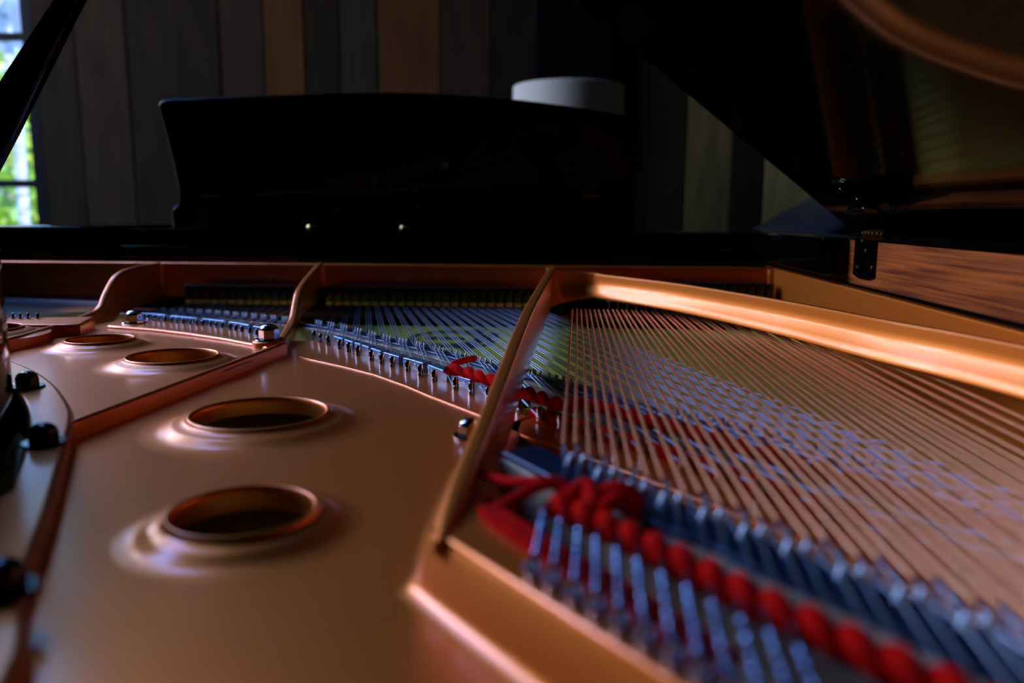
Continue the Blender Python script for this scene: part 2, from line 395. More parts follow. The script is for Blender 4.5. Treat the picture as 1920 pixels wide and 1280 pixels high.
# printed emblem lying on the soundboard
def ell(cx, cy, a, b, n=40, ph=0): return [(cx+a*math.cos(2*PI*i/n+ph), cy+b*math.sin(2*PI*i/n+ph)) for i in range(n)]
mb = MB(); ZS = -.0236
ec = pz(838, 634, ZS); ea = abs(pz(912, 634, ZS).x-pz(765, 634, ZS).x)/2; eb = abs(pz(838, 619, ZS).y-pz(838, 652, ZS).y)/2
def ring_(o, i):
    n = len(o); mb.add([(p[0], p[1], ZS) for p in o]+[(p[0], p[1], ZS) for p in i], [(k, (k+1) % n, n+(k+1) % n, n+k) for k in range(n)])
ring_(ell(ec.x, ec.y, ea, eb), ell(ec.x-.002, ec.y, ea*.80, eb*.72))
ring_(ell(ec.x, ec.y, ea*.74, eb*.64), ell(ec.x, ec.y, ea*.71, eb*.58))
for k in range(11):
    u = ec.x + ea*(-.52+.095*k); h = eb*(.10+.05*((k*7) % 3)); mb.add([(u-.0025, ec.y-h, ZS), (u+.002, ec.y-h, ZS), (u+.0025, ec.y+h, ZS), (u-.002, ec.y+h, ZS)], [(0, 1, 2, 3)])
rnd = random.Random(4)
for k in range(46):       # scrollwork and crest at the right end of the oval
    t = rnd.uniform(-1.1, 1.1); r_ = rnd.uniform(.92, 1.28); u = ec.x+ea*r_*math.cos(t); v = ec.y+eb*1.15*r_*math.sin(t); s = rnd.uniform(.003, .008)
    mb.add([(u-s, v-s*.6, ZS+.0002), (u+s*.7, v-s, ZS+.0002), (u+s, v+s*.6, ZS+.0002), (u-s*.4, v+s, ZS+.0002)], [(0, 1, 2, 3)])
mb.build('printed_emblem', M['ink'], sbd, smooth=False)
# --- rim, outside black and inside mahogany
rimline = cat([(-.90, 1.34), (-.89, 1.05), (-.80, .93), (-.65, .80), (-.49, .65), (-.368, .508), (-.290, .362), (-.25, .20), (-.205, -.05), (-.08, -.28), (.08, -.36), (.22, -.33), (.29, -.2), (XRIM, -.02)], 6) + [Vector((XRIM, .5, 0)), Vector((XRIM, .9, 0)), Vector((XRIM, 1.34, 0))]
rimline = [Vector((p[0], p[1], 0)) for p in rimline]
def rim_part(o0, o1, z0, z1, bev):
    ins = []; outs = []
    for i, p in enumerate(rimline):
        d = (rimline[min(i+1, len(rimline)-1)]-rimline[max(i-1, 0)]).normalized(); nr = Vector((d.y, -d.x, 0))   # outward: to the right of the run is outside? fixed by sign below
        ins.append(p - nr*-1*o0*-1); outs.append(p - nr*-1*o1*-1)
    return slab([ins + outs[::-1]], z0, z1, bev)
SG = 1
def off(o):
    L_ = []
    for i, p in enumerate(rimline):
        d = (rimline[min(i+1, len(rimline)-1)]-rimline[max(i-1, 0)]).normalized(); nr = Vector((-d.y, d.x, 0))
        L_.append(p - nr*o)      # the run goes round the tail with the inside on its left
    return L_
RIM = MB().add(*slab([off(.006)+off(.055)[::-1]], -.30, ZR, .003)).build('rim', M['black'], PN)
MB().add(*slab([off(0)[-5:]+off(.006)[-5:][::-1]], -.10, ZR-.001, .0006)).build('inner_veneer', M['mahogany'], RIM, label='mahogany-veneered inner face of the rim')
MB().add(*slab([off(0)[:-4]+off(.006)[:-4][::-1]], -.10, ZR-.001, .0006)).build('shaded_veneer', M['black'], RIM)  # veneer round the curve and tail, its shade painted as black
# --- black cheek block, stretcher, ledge, key block at the far end
mb = MB(); pa = pX(1388, 450, XRIM-.004); pb = pX(1586, 452, XRIM-.004)
mb.box((XRIM-.028, pb.y, .064), (XRIM-.0005, 1.32, ZR+.001), 0, .002)
mb.build('cheek_block', M['black'], PN)
mb = MB(); mb.box((-.89, 1.30, -.05), (XRIM, 1.36, .098), 0, .003); mb.build('stretcher', M['black'], PN)
mb = MB(); zl = pY(640, 463, 1.22).z; mb.box((-.80, 1.215, .04), (XRIM-.001, 1.299, zl), 0, .002); mb.build('stretcher_ledge', M['black'], PN)
kb = pY(173, 424, 1.2); kr = pY(0, 424, 1.2)
mb = MB(); mb.box((-.885, 1.18, .03), (kb.x, 1.46, kb.z), 0, .003); mb.build('key_block', M['black'], PN)
mb = MB(); mb.box((-.885, 1.50, .02), (XRIM+.05, 1.54, .085), 0, .003); mb.build('fallboard', M['black'], PN)
mb = MB(); mb.box((-.885, 1.3605, -.14), (XRIM+.05, 1.62, -.02), 0, .003); mb.build('key_bed', M['black'], PN)
# --- legs
for (lx, ly) in ((-.78, 1.35), (.24, 1.35), (.1, -.25)):
    MB().tube([(lx, ly, -.28 if ly < 0 else -.13), (lx, ly, -.5), (lx, ly, FZ)], [.06, .05, .035], 16).build('leg', M['black'], PN)

# --- iron plate
def v2(p): return (p[0], p[1])
hitchC = [pz(x, y, ZW) for x, y in ((590, 640), (620, 650), (650, 660), (672, 668), (710, 682), (777, 702), (847, 730), (917, 752))]
hitchC = [Vector((p.x, p.y, 0)) for p in hitchC] + [Vector((-.018, .532, 0)), Vector((.02, .487, 0)), Vector((.065, .435, 0)), Vector((.115, .370, 0)), Vector((.165, .30, 0)), Vector((.225, .20, 0)), Vector((.29, .09, 0))]
HC = cat(hitchC, 8)
def offs(P, o):
    R = []
    for i, p in enumerate(P):
        d = (P[min(i+1, len(P)-1)]-P[max(i-1, 0)]).normalized(); R.append(p + Vector((-d.y, d.x, 0))*o)
    return R
far_edge = offs(HC, .011)
nC = min(range(len(HC)), key=lambda i: abs(HC[i].x+.030))      # where the third rib crosses
flange_in = [pz(x, y, ZF) for x, y in ((-160, 650), (-70, 656), (0, 668), (60, 690), (100, 715), (125, 745), (138, 775), (130, 820), (116, 872), (94, 951), (71, 1015), (45, 1090), (20, 1277))]
flange_in = [Vector((p.x, p.y, 0)) for p in flange_in] + [Vector((-.125, .08, 0)), Vector((-.10, -.06, 0)), Vector((-.03, -.18, 0)), Vector((.1, -.25, 0)), Vector((.25, -.22, 0))]
FI = cat(flange_in, 5)
flange_out = [pz(x, y, ZF) for x, y in ((-160, 684), (-60, 694), (0, 713), (22, 724), (37, 745), (47, 771), (48, 801), (41, 835), (32, 865), (19, 895), (4, 925))]
flange_out = [Vector((p.x, p.y, 0)) for p in flange_out] + [Vector((-.255, .31, 0)), Vector((-.222, .20, 0)), Vector((-.20, .08, 0)), Vector((-.165, -.08, 0)), Vector((-.07, -.26, 0)), Vector((.09, -.335, 0)), Vector((.27, -.29, 0))]
FO = cat(flange_out, 5)
# rib lines in plan
Bn = pz(142, 785, .0); Bb = pz(524, 640, .0)
ribB = [(Bn.x, Bn.y), (Bb.x, Bb.y), (-.302, .86), (-.315, .93), (-.343, 1.13)]
ribA = [(pz(-160, 676, .008).x, pz(-160, 676, .008).y), (-.523, .747), (-.550, .888), (-.579, 1.13)]
# bass hitch plate edges
bp_out = [pz(825, 1002, ZBP), pz(1280, 1290, ZBP)]; dd = (bp_out[1]-bp_out[0])
bp_out = [bp_out[0], bp_out[1], bp_out[0]+dd*2.2, bp_out[0]+dd*3.3]
bp_in = [pz(905, 935, ZBP), pz(935, 975, ZBP), pz(1010, 1030, ZBP), pz(1340, 1238, ZBP)]; d2 = bp_in[3]-bp_in[2]
bp_in += [bp_in[3]+d2*.9, bp_in[3]+d2*2.2]
holes = []
def hole(px, py, z, r):
    p = pz(px, py, z); holes.append((p.x, p.y, z, r)); return p.x, p.y
hole(487, 771, ZW+.009, .0425); hole(455, 953, ZW+.009, .0305); hole(187, 634, Z1+.008, .0295); hole(324, 665, Z1+.008, .0362); hole(-30, 613, Z2+.007, .032)
def circ(h, r, n=72): return [(h[0]+r*math.cos(2*PI*i/n), h[1]+r*math.sin(2*PI*i/n)) for i in range(n)]
mb = MB()
# main web
i1 = min(range(len(FI)), key=lambda i: (FI[i]-Vector((Bn.x, Bn.y, 0))).length)
base = [v2(p) for p in offs(FI, -.012)[i1+1:]] + [(.304, -.2)] + [v2(p) for p in reversed(bp_in)] + [(-.030, .34), (-.024, .50)] + [v2(p) for p in reversed(far_edge[:nC+1])] + [(-.295, .85), ribB[1], ribB[0]]
V, F = slab([base, circ(holes[0], holes[0][3]), circ(holes[1], holes[1][3])], ZW-.004, ZW, .0015); mb.add(V, F)
# strip carrying the tenor hitch pins, under the bass strings
ten = [v2(p) for p in far_edge[nC-2:]] + [v2(p) for p in reversed(offs(HC, -.028)[nC-2:])]
V, F = slab([ten], ZW-.006, ZW, .0015); mb.add(V, F)
# hitch strip stands a little above the web
hs = [v2(p) for p in far_edge[:nC+3]]
rid = [pz(x, y, ZW+.003) for x, y in ((560, 664), (580, 669), (640, 682), (700, 697), (760, 718), (800, 735), (850, 754), (905, 775), (940, 792))]
hs += [v2(p) for p in reversed(rid)]
V, F = slab([hs], ZW-.004, ZW+.0010, .0009, 3); mb.add(V, F)
# terrace left of the second rib
hAB = [Vector((p.x, p.y, 0)) for p in (pz(x, y, Z1+.003) for x, y in ((215, 597), (270, 599), (327, 605), (387, 611), (430, 617), (475, 626), (505, 634)))]
HAB = cat(hAB, 6); fAB = offs(HAB, .010)
i0 = min(range(len(FI)), key=lambda i: (FI[i]-Vector((-.50, .745, 0))).length)
i1 = min(range(len(FI)), key=lambda i: (FI[i]-Vector((Bn.x, Bn.y, 0))).length)
terr = [v2(p) for p in offs(FI, -.006)[i0:i1+1]] + [ribB[0], ribB[1], (-.298, .835)] + [v2(p) for p in reversed(fAB)] + [(-.550, .888), (-.525, .76)]
V, F = slab([terr, circ(holes[2], holes[2][3]), circ(holes[3], holes[3][3])], ZW-.001, Z1, .0018); mb.add(V, F)
rid2 = [pz(x, y, Z1+.003) for x, y in ((200, 610), (225, 612), (290, 617), (350, 624), (420, 634), (478, 645), (500, 650))]
V, F = slab([[v2(p) for p in fAB] + [v2(p) for p in reversed(rid2)]], ZW, Z1+.003, .0026, 4); mb.add(V, F)
# terrace at the far left
hA = [Vector((p.x, p.y, 0)) for p in (pz(x, y, Z2+.003) for x, y in ((-260, 592), (-120, 595), (0, 597), (60, 597), (142, 596), (165, 596)))]
HA = cat(hA, 5); fA = offs(HA, .012)
ta = [(ribA[0][0], ribA[0][1]), ribA[1], ribA[2]] + [v2(p) for p in reversed(fA)] + [(-.86, .93), (-.70, .80)]
V, F = slab([ta, circ(holes[4], .032)], ZW+.010, Z2, .0018); mb.add(V, F)
rid3 = [pz(x, y, Z2+.003) for x, y in ((-260, 604), (-120, 605), (0, 607), (60, 608), (118, 608), (150, 607))]
V, F = slab([[v2(p) for p in fA] + [v2(p) for p in reversed(rid3)]], ZW, Z2+.003, .0026, 4); mb.add(V, F)
# border flange with rounded shoulder
V, F = slab([[v2(p) for p in FI] + [v2(p) for p in reversed(FO)]], -.024, ZF, .0035, 5); mb.add(V, F)
# bass hitch plate, its sloped outer wall and foot fillet
pl = [v2(p) for p in bp_out] + [(.304, -.1), (.304, .02)] + [v2(p) for p in reversed(bp_in)] + [(-.031, .33), (-.046, .30)]
V, F = slab([pl], ZBP-.010, ZBP, .0022, 4); mb.add(V, F)
bo = cat([(-.052, .45), (-.0505, .34)] + [(p.x, p.y) for p in bp_out], 6) if False else [Vector((-.0455, .42, 0)), Vector((-.0465, .34, 0)), Vector((bp_out[0].x-.001, bp_out[0].y+.012, 0))] + [Vector((p.x, p.y, 0)) for p in bp_out[:]]
bo = cat([(p.x, p.y, 0) for p in bo], 8)
V = []; F = []; pr = [(-.004, ZBP-.0005), (-.0015, ZBP-.0008), (.0006, ZBP-.0035), (.0050, ZW+.0050), (.0066, ZW+.0022), (.0095, ZW+.0005), (.013, ZW+.00005)]
for i, p in enumerate(bo):
    d = (bo[min(i+1, len(bo)-1)]-bo[max(i-1, 0)]).normalized(); nr = Vector((d.y, -d.x, 0))
    for (u, z) in pr: V.append(Vector((p.x, p.y, z)) + nr*u)
for i in range(len(bo)-1):
    for j in range(len(pr)-1): F.append((i*len(pr)+j, i*len(pr)+j+1, (i+1)*len(pr)+j+1, (i+1)*len(pr)+j))
mb.add(V, F)
# capo wall along the strike line, tuning-pin field behind it, side flange on the right
ztl = .0545
V, F = slab([[(-.89, 1.125), (XRIM-.002, 1.125), (XRIM-.002, 1.142), (-.89, 1.142)]], .021, ztl, .003, 4); mb.add(V, F)
mb.box((-.89, 1.143, .02), (XRIM-.002, 1.214, .032), 0, .002)
mb.box((-.89, 1.1262, .004), (-.535, 1.141, .03), 0, .002)
V, F = slab([[(XRIM-.012, .10), (XRIM-.0005, .10), (XRIM-.0005, 1.125), (XRIM-.012, 1.125)]], -.03, .0545, .002); mb.add(V, F)
PLATE = mb.build('iron_plate', M['bronze'], PN)
# dark moulding line on top of the side flange
MB().box((XRIM-.0065, .10, .0545), (XRIM-.0005, 1.2, .058), 0, .001).build('moulding', M['black'], PN)
# raised round collars of the sound holes
for (x, y, z, r) in holes:
    lv = min((ZW, Z1, Z2), key=lambda q: abs(q-(z-.009))); zb_ = lv
    h = z-zb_
    prof = [(r*1.0, zb_-.003), (r*.985, z-.004), (r*1.0, z-.0012), (r*1.03, z), (r*1.06, z-.0004), (r*1.10, z-.0022), (r*1.16, z-h*.36), (r*1.22, z-h*.43), (r*1.28, z-h*.50), (r*1.37, z-h*.68), (r*1.48, z-h*.86), (r*1.62, z-h*.96), (r*1.80, z-h*1.0-.0001)]
    P3 = cat([Vector((a, b, 0)) for a, b in prof], 3)
    MB().lathe([(p.x, p.y) for p in P3], (x, y, 0), 96).build('sound_hole_collar', M['bronze'], PLATE)
# ribs
mb = MB(); fin(mb, interp([(ribA[0][0], ribA[0][1], ZW, .0085, .003), (-.523, .747, ZW, .0085, .003), (-.550, .888, ZW, .0085, .0035), (-.556, .930, ZW, .0130, .004), (-.560, .955, ZW, .0300, .004), (-.5635, .985, -.0, .0470, .004), (-.568, 1.03, .0, .0535, .004), (-.579, 1.13, .0, .0545, .004)]), .0, .003)
mb.build('rib', M['bronze'], PLATE, label='bronze rib at the far left, rising in a curve')
mb = MB(); fin(mb, interp([(Bn.x-.002, Bn.y-.004, ZW-.002, -.002, .002), (Bn.x, Bn.y+.004, ZW-.002, .000, .003), (Bb.x+.004, Bb.y-.03, ZW-.002, .0005, .003), (Bb.x, Bb.y, ZW-.002, .001, .004), (-.302, .875, ZW-.002, .0035, .0048), (-.308, .905, -.006, .0100, .0046), (-.3115, .928, .003, .0260, .0044), (-.3155, .950, .005, .0350, .0042), (-.325, 1.01, .005, .0440, .004), (-.343, 1.13, .005, .0565, .004)]), .0, .003)
bc = pz(505, 641, .0)
mb.add(*slab([[(bc.x+.0165*math.cos(t*PI/16), bc.y+.0165*math.sin(t*PI/16)) for t in range(32)]], ZW-.006, .002, .002))
mb.build('rib', M['bronze'], PLATE, label='bronze rib beside the nickel bolt, second from the left')
pc = lambda y: -.041+.0369*(y-.28)
prC = [(.268, .006, .0122, .0022), (.285, .006, .0150, .0034), (.315, .004, .0188, .0040), (.383, ZW, .0235, .0042), (.484, ZW+.004, .0320, .0044), (.56, .004, .0390, .0046), (.632, .006, .0445, .0046), (.665, .007, .0462, .0046), (.80, .009, .0500, .0046), (1.13, .012, .0545, .0046)]
mb = MB(); fin(mb, interp([(pc(y), y, zb_, zt_, w) for y, zb_, zt_, w in prC]), 0, .0022)
# arch joining the third rib to the bass rail
mb.build('rib', M['bronze'], PLATE, label='tall middle bronze rib between steel and copper strings')
# bass rail: diagonal beam above the copper strings, rounded belly
RL = [(-.014, 1.03, .0125, .0545), (-.004, 1.058, .0150, .0545), (.022, 1.068, .0150, .0545), (.044, 1.064, .0160, .0530), (.054, 1.045, .0160, .0500)]
ends = [(pz(x, y, .049)) for x, y in ((1280, 533), (1470, 564), (1660, 600), (1790, 623), (1918, 648), (2050, 676), (2160, 699))]
RL += [(p.x, p.y, .0155, .049) for p in ends]
RL = cat([Vector((a, b, 0)) for a, b, c, d in RL], 5)
V = []; F = []
for i, p in enumerate(RL):
    d = (RL[min(i+1, len(RL)-1)]-RL[max(i-1, 0)]).normalized(); nr = Vector((-d.y, d.x, 0))*-1     # towards the copper strings
    u = min(1, max(0, (p.x+.006)/.06)); zt_ = .0545*(1-u)+.049*u; zb_ = .010*(1-u)+.0190*u
    H_ = zt_-zb_
    L_ = [(-.007, zt_-.001), (-.005, zt_), (-.0015, zt_-.0003), (0, zt_-.002), (.0002, zt_-H_*.25), (.0006, zt_-H_*.42), (.0018, zt_-H_*.52), (.0060, zt_-H_*.74), (.0092, zt_-H_*.90), (.0094, zb_+.0005), (.006, zb_-.001), (-.007, zb_-.001)]
    for (a, z) in L_: V.append(Vector((p.x, p.y, z)) + nr*a)
sN = 12
for i in range(len(RL)-1):
    for j in range(sN): F.append((i*sN+j, i*sN+(j+1) % sN, (i+1)*sN+(j+1) % sN, (i+1)*sN+j))
F += [tuple(range(sN)), tuple((len(RL)-1)*sN+j for j in range(sN))[::-1]]
mb = MB().add(V, F); mb.build('bass_rail', M['bronze'], PLATE, label='long bronze rail crossing above the copper strings')
# short web pillars of the capo wall
for px in (300, 603, 1032, 1447):
    x = pY(px, 495, 1.125).x
    MB().tube([(x, 1.124, .022), (x, 1.124, ztl-.002)], .006, 12).build('wall_pillar', M['bronze'], PLATE)

MB().lathe([(0, ZBP+.0002), (.002, ZBP+.0001), (.0034, ZBP-.0008), (.0042, ZBP-.003), (.0046, ZW)], (-.0402, .2750, 0), 32).build('rib_foot', M['bronze'], PLATE)
# --- bolts
def bolt(p, r, h, m, label):
    o = MB(); n = 6; V = []; F = []
    o.lathe([(0, 0), (r*1.42, 0), (r*1.45, .0008), (r*1.40, .0016), (0, .0017)], p, 32)
    lv = [(r, .0016), (r, h*.62)]
    for (q, z) in lv:
        for j in range(n): V.append(Vector(p)+Vector((q*math.cos(PI/3*j+.35), q*math.sin(PI/3*j+.35), z)))
    F = [(j, (j+1) % 6, 6+(j+1) % 6, 6+j) for j in range(6)]; F.append(tuple(range(6))[::-1]); o.add(V, F)
    # dome on the hexagon
    V = []; F = []; rings = 7; N = 24
    for i in range(rings+1):
        a = i/rings*PI/2; q = r*math.cos(a); z = h*.62+h*.38*math.sin(a)
        for j in range(N):
            t = 2*PI*j/N; k = PI/3; tt = ((t-.35) % k)-k/2; hexr = math.cos(PI/6)/math.cos(tt); e = 1-(i/rings)**.6; rad = q*(hexr*e+(1-e)*.93)
            V.append(Vector(p)+Vector((rad*math.cos(t), rad*math.sin(t), z)))
    for i in range(rings):
        for j in range(N): F.append((i*N+j, i*N+(j+1) % N, (i+1)*N+(j+1) % N, (i+1)*N+j))
    F.append(tuple(rings*N+j for j in range(N))); o.add(V, F)
    return o.build('bolt', m, PLATE, label=label)
bolt((bc.x, bc.y, .002), .0098, .0165, M['chrome'], 'nickel domed bolt beside the second rib')
b2 = pz(252, 605, Z1+.003); bolt((b2.x, b2.y, Z1+.003), .0095, .0150, M['chrome'], 'nickel domed bolt in the shade of the far rib')
b3 = pz(880, 818, ZW); bolt((b3.x, b3.y, ZW), .0072, .0120, M['chrome'], 'nickel domed bolt beside the middle rib')
for (px, py), lb in zip(((52, 726), (83, 832), (5, 1110), (-60, 688)), ('far black bolt on the border flange', 'middle black bolt on the border flange', 'nearest black bolt on the border flange', 'black bolt at the frame edge')):
    p = pz(px, py, ZF); bolt((p.x, p.y, ZF), .0078, .0120, M['blued'], lb)

# --- treble bridge
bl = [pz(x, y, 0) for x, y in ((300, 583), (400, 588), (470, 594), (520, 599), (585, 606), (640, 615), (700, 630), (790, 650), (880, 673), (945, 692), (1020, 708), (1100, 732), (1180, 756), (1240, 776))]
bl = [Vector((-.86, 1.055, 0)), Vector((-.72, 1.045, 0))] + [Vector((p.x, p.y, 0)) for p in bl]
bl += [Vector((.105, .475, 0)), Vector((.150, .410, 0)), Vector((.20, .325, 0)), Vector((.25, .24, 0)), Vector((.285, .17, 0))]
BL = cat(bl, 8)
def ribbon(P, w0, w1, z0, z1, bev=.001):
    A = offs(P, w1); B = offs(P, w0); return slab([[v2(p) for p in A]+[v2(p) for p in reversed(B)]], z0, z1, bev)
mb = MB().add(*ribbon(BL, -.010, .016, -.0245, -.004)); BRT = mb.build('treble_bridge', M['maple'], PN)
mb = MB().add(*ribbon(BL, -.004, .012, -.0045, -.0012, .0008)); mb.build('bridge_cap', M['graphite'], BRT, label='blackened top of the bridge')
# --- wooden belly rail and dark gap under the strings in front of the dampers
MB().box((-.89, 1.072, -.10), (XRIM-.012, 1.10, -.009), 0, .001).build('belly_rail', M['rail'], PN)
MB().box((-.89, 1.064, -.10), (XRIM-.012, 1.0715, -.0155), 0, .001).build('soundboard_batten', M['black_satin'], PN)
MB().box((-.89, 1.1005, -.10), (XRIM-.012, 1.122, -.02), 0, .002).build('action_rail', M['black_satin'], PN)

# --- strings
def tanf(f):
    T = [(-.9, 0.), (-.60, .0), (-.52, .03), (-.37, .13), (-.33, .19), (-.28, .245), (-.20, .30), (-.11, .335), (.0, .345), (.1, .35)]
    for (a, b), (c, d) in zip(T, T[1:]):
        if f <= c: return b+(d-b)*(f-a)/(c-a)
    return T[-1][1]
def cross(f, tn, Y0, P):
    """where a string leaving (f, Y0) meets polyline P (plan)"""
    best = None
    for i in range(len(P)-1):
        a, b = P[i], P[i+1]
        ga = a.x-(f+tn*(Y0-a.y)); gb = b.x-(f+tn*(Y0-b.y))
        if ga*gb <= 0 and ga != gb:
            t = ga/(ga-gb); return a+(b-a)*t
    return best
notes = []
f = -.322
while f < .030: notes.append((f, 'C')); f += .0122
f = -.515
while f < -.350: notes.append((f, 'B')); f += .0122
f = -.84
while f < -.578: notes.append((f, 'A')); f += .0118
steel = []; pins = []; hpins = []
def pin(mb, p, r, h, lean=(0, 0)):
    a = Vector(p); b = a+Vector((lean[0], lean[1], h)); d = (b-a).normalized()
    mb.tube([a, b-d*r*.8, b-d*r*.25, b], [r, r, r*.75, r*.25], 10)
toggle = {}
allwires = []
for (f, sec) in notes:
    Y0 = 1.12
    for k in (-1, 0, 1):
        ff = f+k*.0030; tn = tanf(f)
        q = cross(ff, tn, Y0, BL)
        if q is None: continue
        allwires.append((ff, tn, q, sec, f))
def strand(A, r): return MB().tube(A, r, 6, False)
curveof = {'C': HC, 'B': HAB, 'A': HA}
zof = {'C': ZW+.003, 'B': Z1+.003, 'A': Z2+.003}
ends_h = {'A': [], 'B': [], 'C': []}
for (ff, tn, q, sec, f) in allwires:
    d = Vector((tn, -1, 0)).normalized()
    front = Vector((ff, 1.12, 0))
    p1 = Vector((q.x, q.y, 0)) - d*.004                 # front bridge pin
    side = Vector((.0022, 0, 0))
    p2 = Vector((q.x, q.y, 0)) + d*.006 + side          # back bridge pin
    H = curveof[sec]
    h = cross(ff+.002, tn*1.0, 1.12, H)
    if h is None or h.y > p2.y-.004: h = p2 + d*.03
    h = Vector((h.x, h.y, zof[sec]+.0032))
    ends_h[sec].append((ff, h, p2, p1, front, d))
string_list = []
for sec in 'CBA':
    L_ = ends_h[sec]
    for i in range(0, len(L_)-1, 2):
        (fa, ha, p2a, p1a, fra, da) = L_[i]; (fb, hb, p2b, p1b, frb, db) = L_[i+1]
        hc = (ha+hb)/2; base_p = Vector((hc.x, hc.y, zof[sec])); hpins.append((sec, base_p, da))
        for (fr, p1, p2, dd_, s) in ((fra, p1a, p2a, da, -1), (frb, p1b, p2b, db, 1)):
            e = hc + Vector((s*.0022, 0, -.0015)); low = e+dd_*.0028-Vector((s*.001, 0, .0006))
            r = .00052 if sec == 'C' else .00042
            zz = -.0006 if sec != 'A' else .004
            up = Vector((0, 0, .004)) if sec == 'A' else Vector((0, 0, 0))
            string_list.append((sec, [fr+up, p1+up, p2+up, e, low], r))
            pins.append((sec, p1+up+Vector((.0006, 0, -.002)), p2+up+Vector((-.0006, 0, -.002))))
n_single = 0; rest = MB()
order = sorted(string_list, key=lambda s: {'C': 0, 'B': 1, 'A': 2}[s[0]])
for sec, P, r in order:
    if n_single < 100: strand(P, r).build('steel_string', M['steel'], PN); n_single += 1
    else: rest.tube(P, r, 6, False)
rest.build('steel_string', M['steel'], PN, kind='stuff')
hit = [0]
for sec, p, d in hpins:
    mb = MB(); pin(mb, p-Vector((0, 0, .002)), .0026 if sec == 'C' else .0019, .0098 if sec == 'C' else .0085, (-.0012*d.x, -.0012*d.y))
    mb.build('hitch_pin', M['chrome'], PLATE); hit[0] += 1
# small steel duplex bars under the string tails
def duplex(P, z, n, w, skip=0):
    for i in range(skip, len(P)-n, n+1):
        seg = P[i:i+n+1]
        A = offs(seg, .0125+w); B = offs(seg, .0085 if w < .01 else .0045)
        V, F = slab([[v2(p) for p in A]+[v2(p) for p in reversed(B)]], z-.004, z+.0065, .001)
        MB().add(V, F).build('duplex_bar', M['graphite2'], PLATE)
M['graphite2'] = mat('duplex_steel', (.20, .32, .46), .38, .9)
duplex(HC[6:64], ZW+.003, 4, .0055); duplex(HAB[4:], Z1+.003, 5, .003); 
# --- dampers
def damper(x, y, z, w=.0106, hh=.019, deep=.030, fh=.0075):
    mb = MB(); mb.box((x-w/2, y-deep/2, z+fh), (x+w/2, y+deep/2, z+fh+hh), 0, .0016); o = mb.build('damper', M['damper'], PN, smooth=True)
    MB().box((x-w/2+.0006, y-deep/2+.001, z+.0006), (x+w/2-.0006, y+deep/2-.001, z+fh-.0008), 0, .0008).build('felt_pad', M['felt'], o)
    MB().tube([(x, y+.010, z+.004), (x, y+.010, -.06)], .0008, 6).build('damper_wire', M['steel'], o)
for (f, sec) in notes:
    if sec == 'C' and f < -.03: damper(f+.05*tanf(f)*.55, 1.092, 0)
    if sec == 'B' and f > -.53: damper(f, 1.092, 0)
for i in range(18):
    damper(.068+.0124*i, 1.092, .0100, .0105, .020, .030, .0065)

# --- bass strings, their bridge, pins and twisted loops
ZBS = .020
ctr = [(1068, 831), (1118, 853), (1171, 875), (1229, 895), (1298, 920), (1367, 947), (1441, 972), (1531, 1009), (1628, 1044), (1733, 1084), (1855, 1134)]
W_end = [pz(x, y, ZBS) for x, y in ctr]
dlast = W_end[-1]-W_end[-2]
while len(W_end) < 22: W_end.append(W_end[-1]+dlast*1.03)
bend = [Vector((p.x, p.y, 0)) for p in W_end]
line0 = bend[0]-(bend[1]-bend[0])*.55
BB = cat([line0]+bend, 5)
# bridge lies a little this side of the winding ends
BRB = MB().add(*ribbon(BB, -.0315, -.0100, -.0245, .0145)).build('bass_bridge', M['maple'], PN)
MB().add(*ribbon(BB, -.0300, -.0105, .0145, .0176, .0008)).build('bridge_cap', M['graphite'], BRB, label='blue-black top of the bass bridge')
MB().add(*ribbon(BB[19:], -.058, -.0325, -.0245, -.013)).build('bridge_apron', M['maple'], BRB)
far0 = pz(1083, 580, ZBS); far_pitch = (pz(1215, 581, ZBS).x-pz(1083, 580, ZBS).x)/7.6
copper = []; loops = []
nb = 0
for i, c in enumerate(bend):
    tdir = (bend[min(i+1, 21)]-bend[max(i-1, 0)]).normalized()
    gap = .0029 if i < 18 else 0
    for s in ((-1, 1) if i < 18 else (0,)):
        farp = Vector((.0185+.0105*i+.00009*i*i+s*(.0027+.0001*i), .98, ZBS-.0095))
        wend = Vector((c.x, c.y, ZBS))+Vector((1, -.12, 0))*s*gap
        d = (wend-farp).normalized()
        rw = .00092+.000022*i
        MBs = MB(); MBs.tube([farp, farp+(wend-farp)*.5, wend-d*.0015, wend], [rw, rw, rw, rw*.6], 10)
        o = MBs.build('copper_string', M['copper'], PN)
        n2 = Vector((0, 0, 0))
        q1 = wend+d*.0135; q2 = wend+d*.0250+Vector((.0028, 0, 0)); q1.z = q2.z = .0186
        hp = wend+d*.098+Vector((-.002-.0012*i, 0, 0))
        lp = wend+d*.060; lp.z = .0180
        # steel core over the bridge, continuing to the loop
        core = MB(); kk = i*2+(s > 0)
        if kk < 12: lp = pz(((1021, 962), (1052, 976), (1087, 992), (1120, 1009), (1158, 1030), (1197, 1050), (1243, 1075), (1290, 1100), (1338, 1130), (1392, 1160), (1445, 1185), (1500, 1215))[kk][0], ((962, 976, 992, 1009, 1030, 1050, 1075, 1100, 1130, 1160, 1185, 1215))[kk], .0195)
        core.tube([wend-d*.002, q1, q2, lp], .00050, 6); core.build('core_wire', M['steel'], o)
        for qq, sd in ((q1, 1), (q2, -1)):
            pb_ = MB(); pin(pb_, (qq.x+sd*.0009, qq.y, .0165), .00095, .0056, (-.0010*sd+.0012, .0012)); pb_.build('bridge_pin', M['pin'], BRB); nb += 1
        if i < 13 and (s <= 0 or True): loops.append((wend, d, i, s, o))
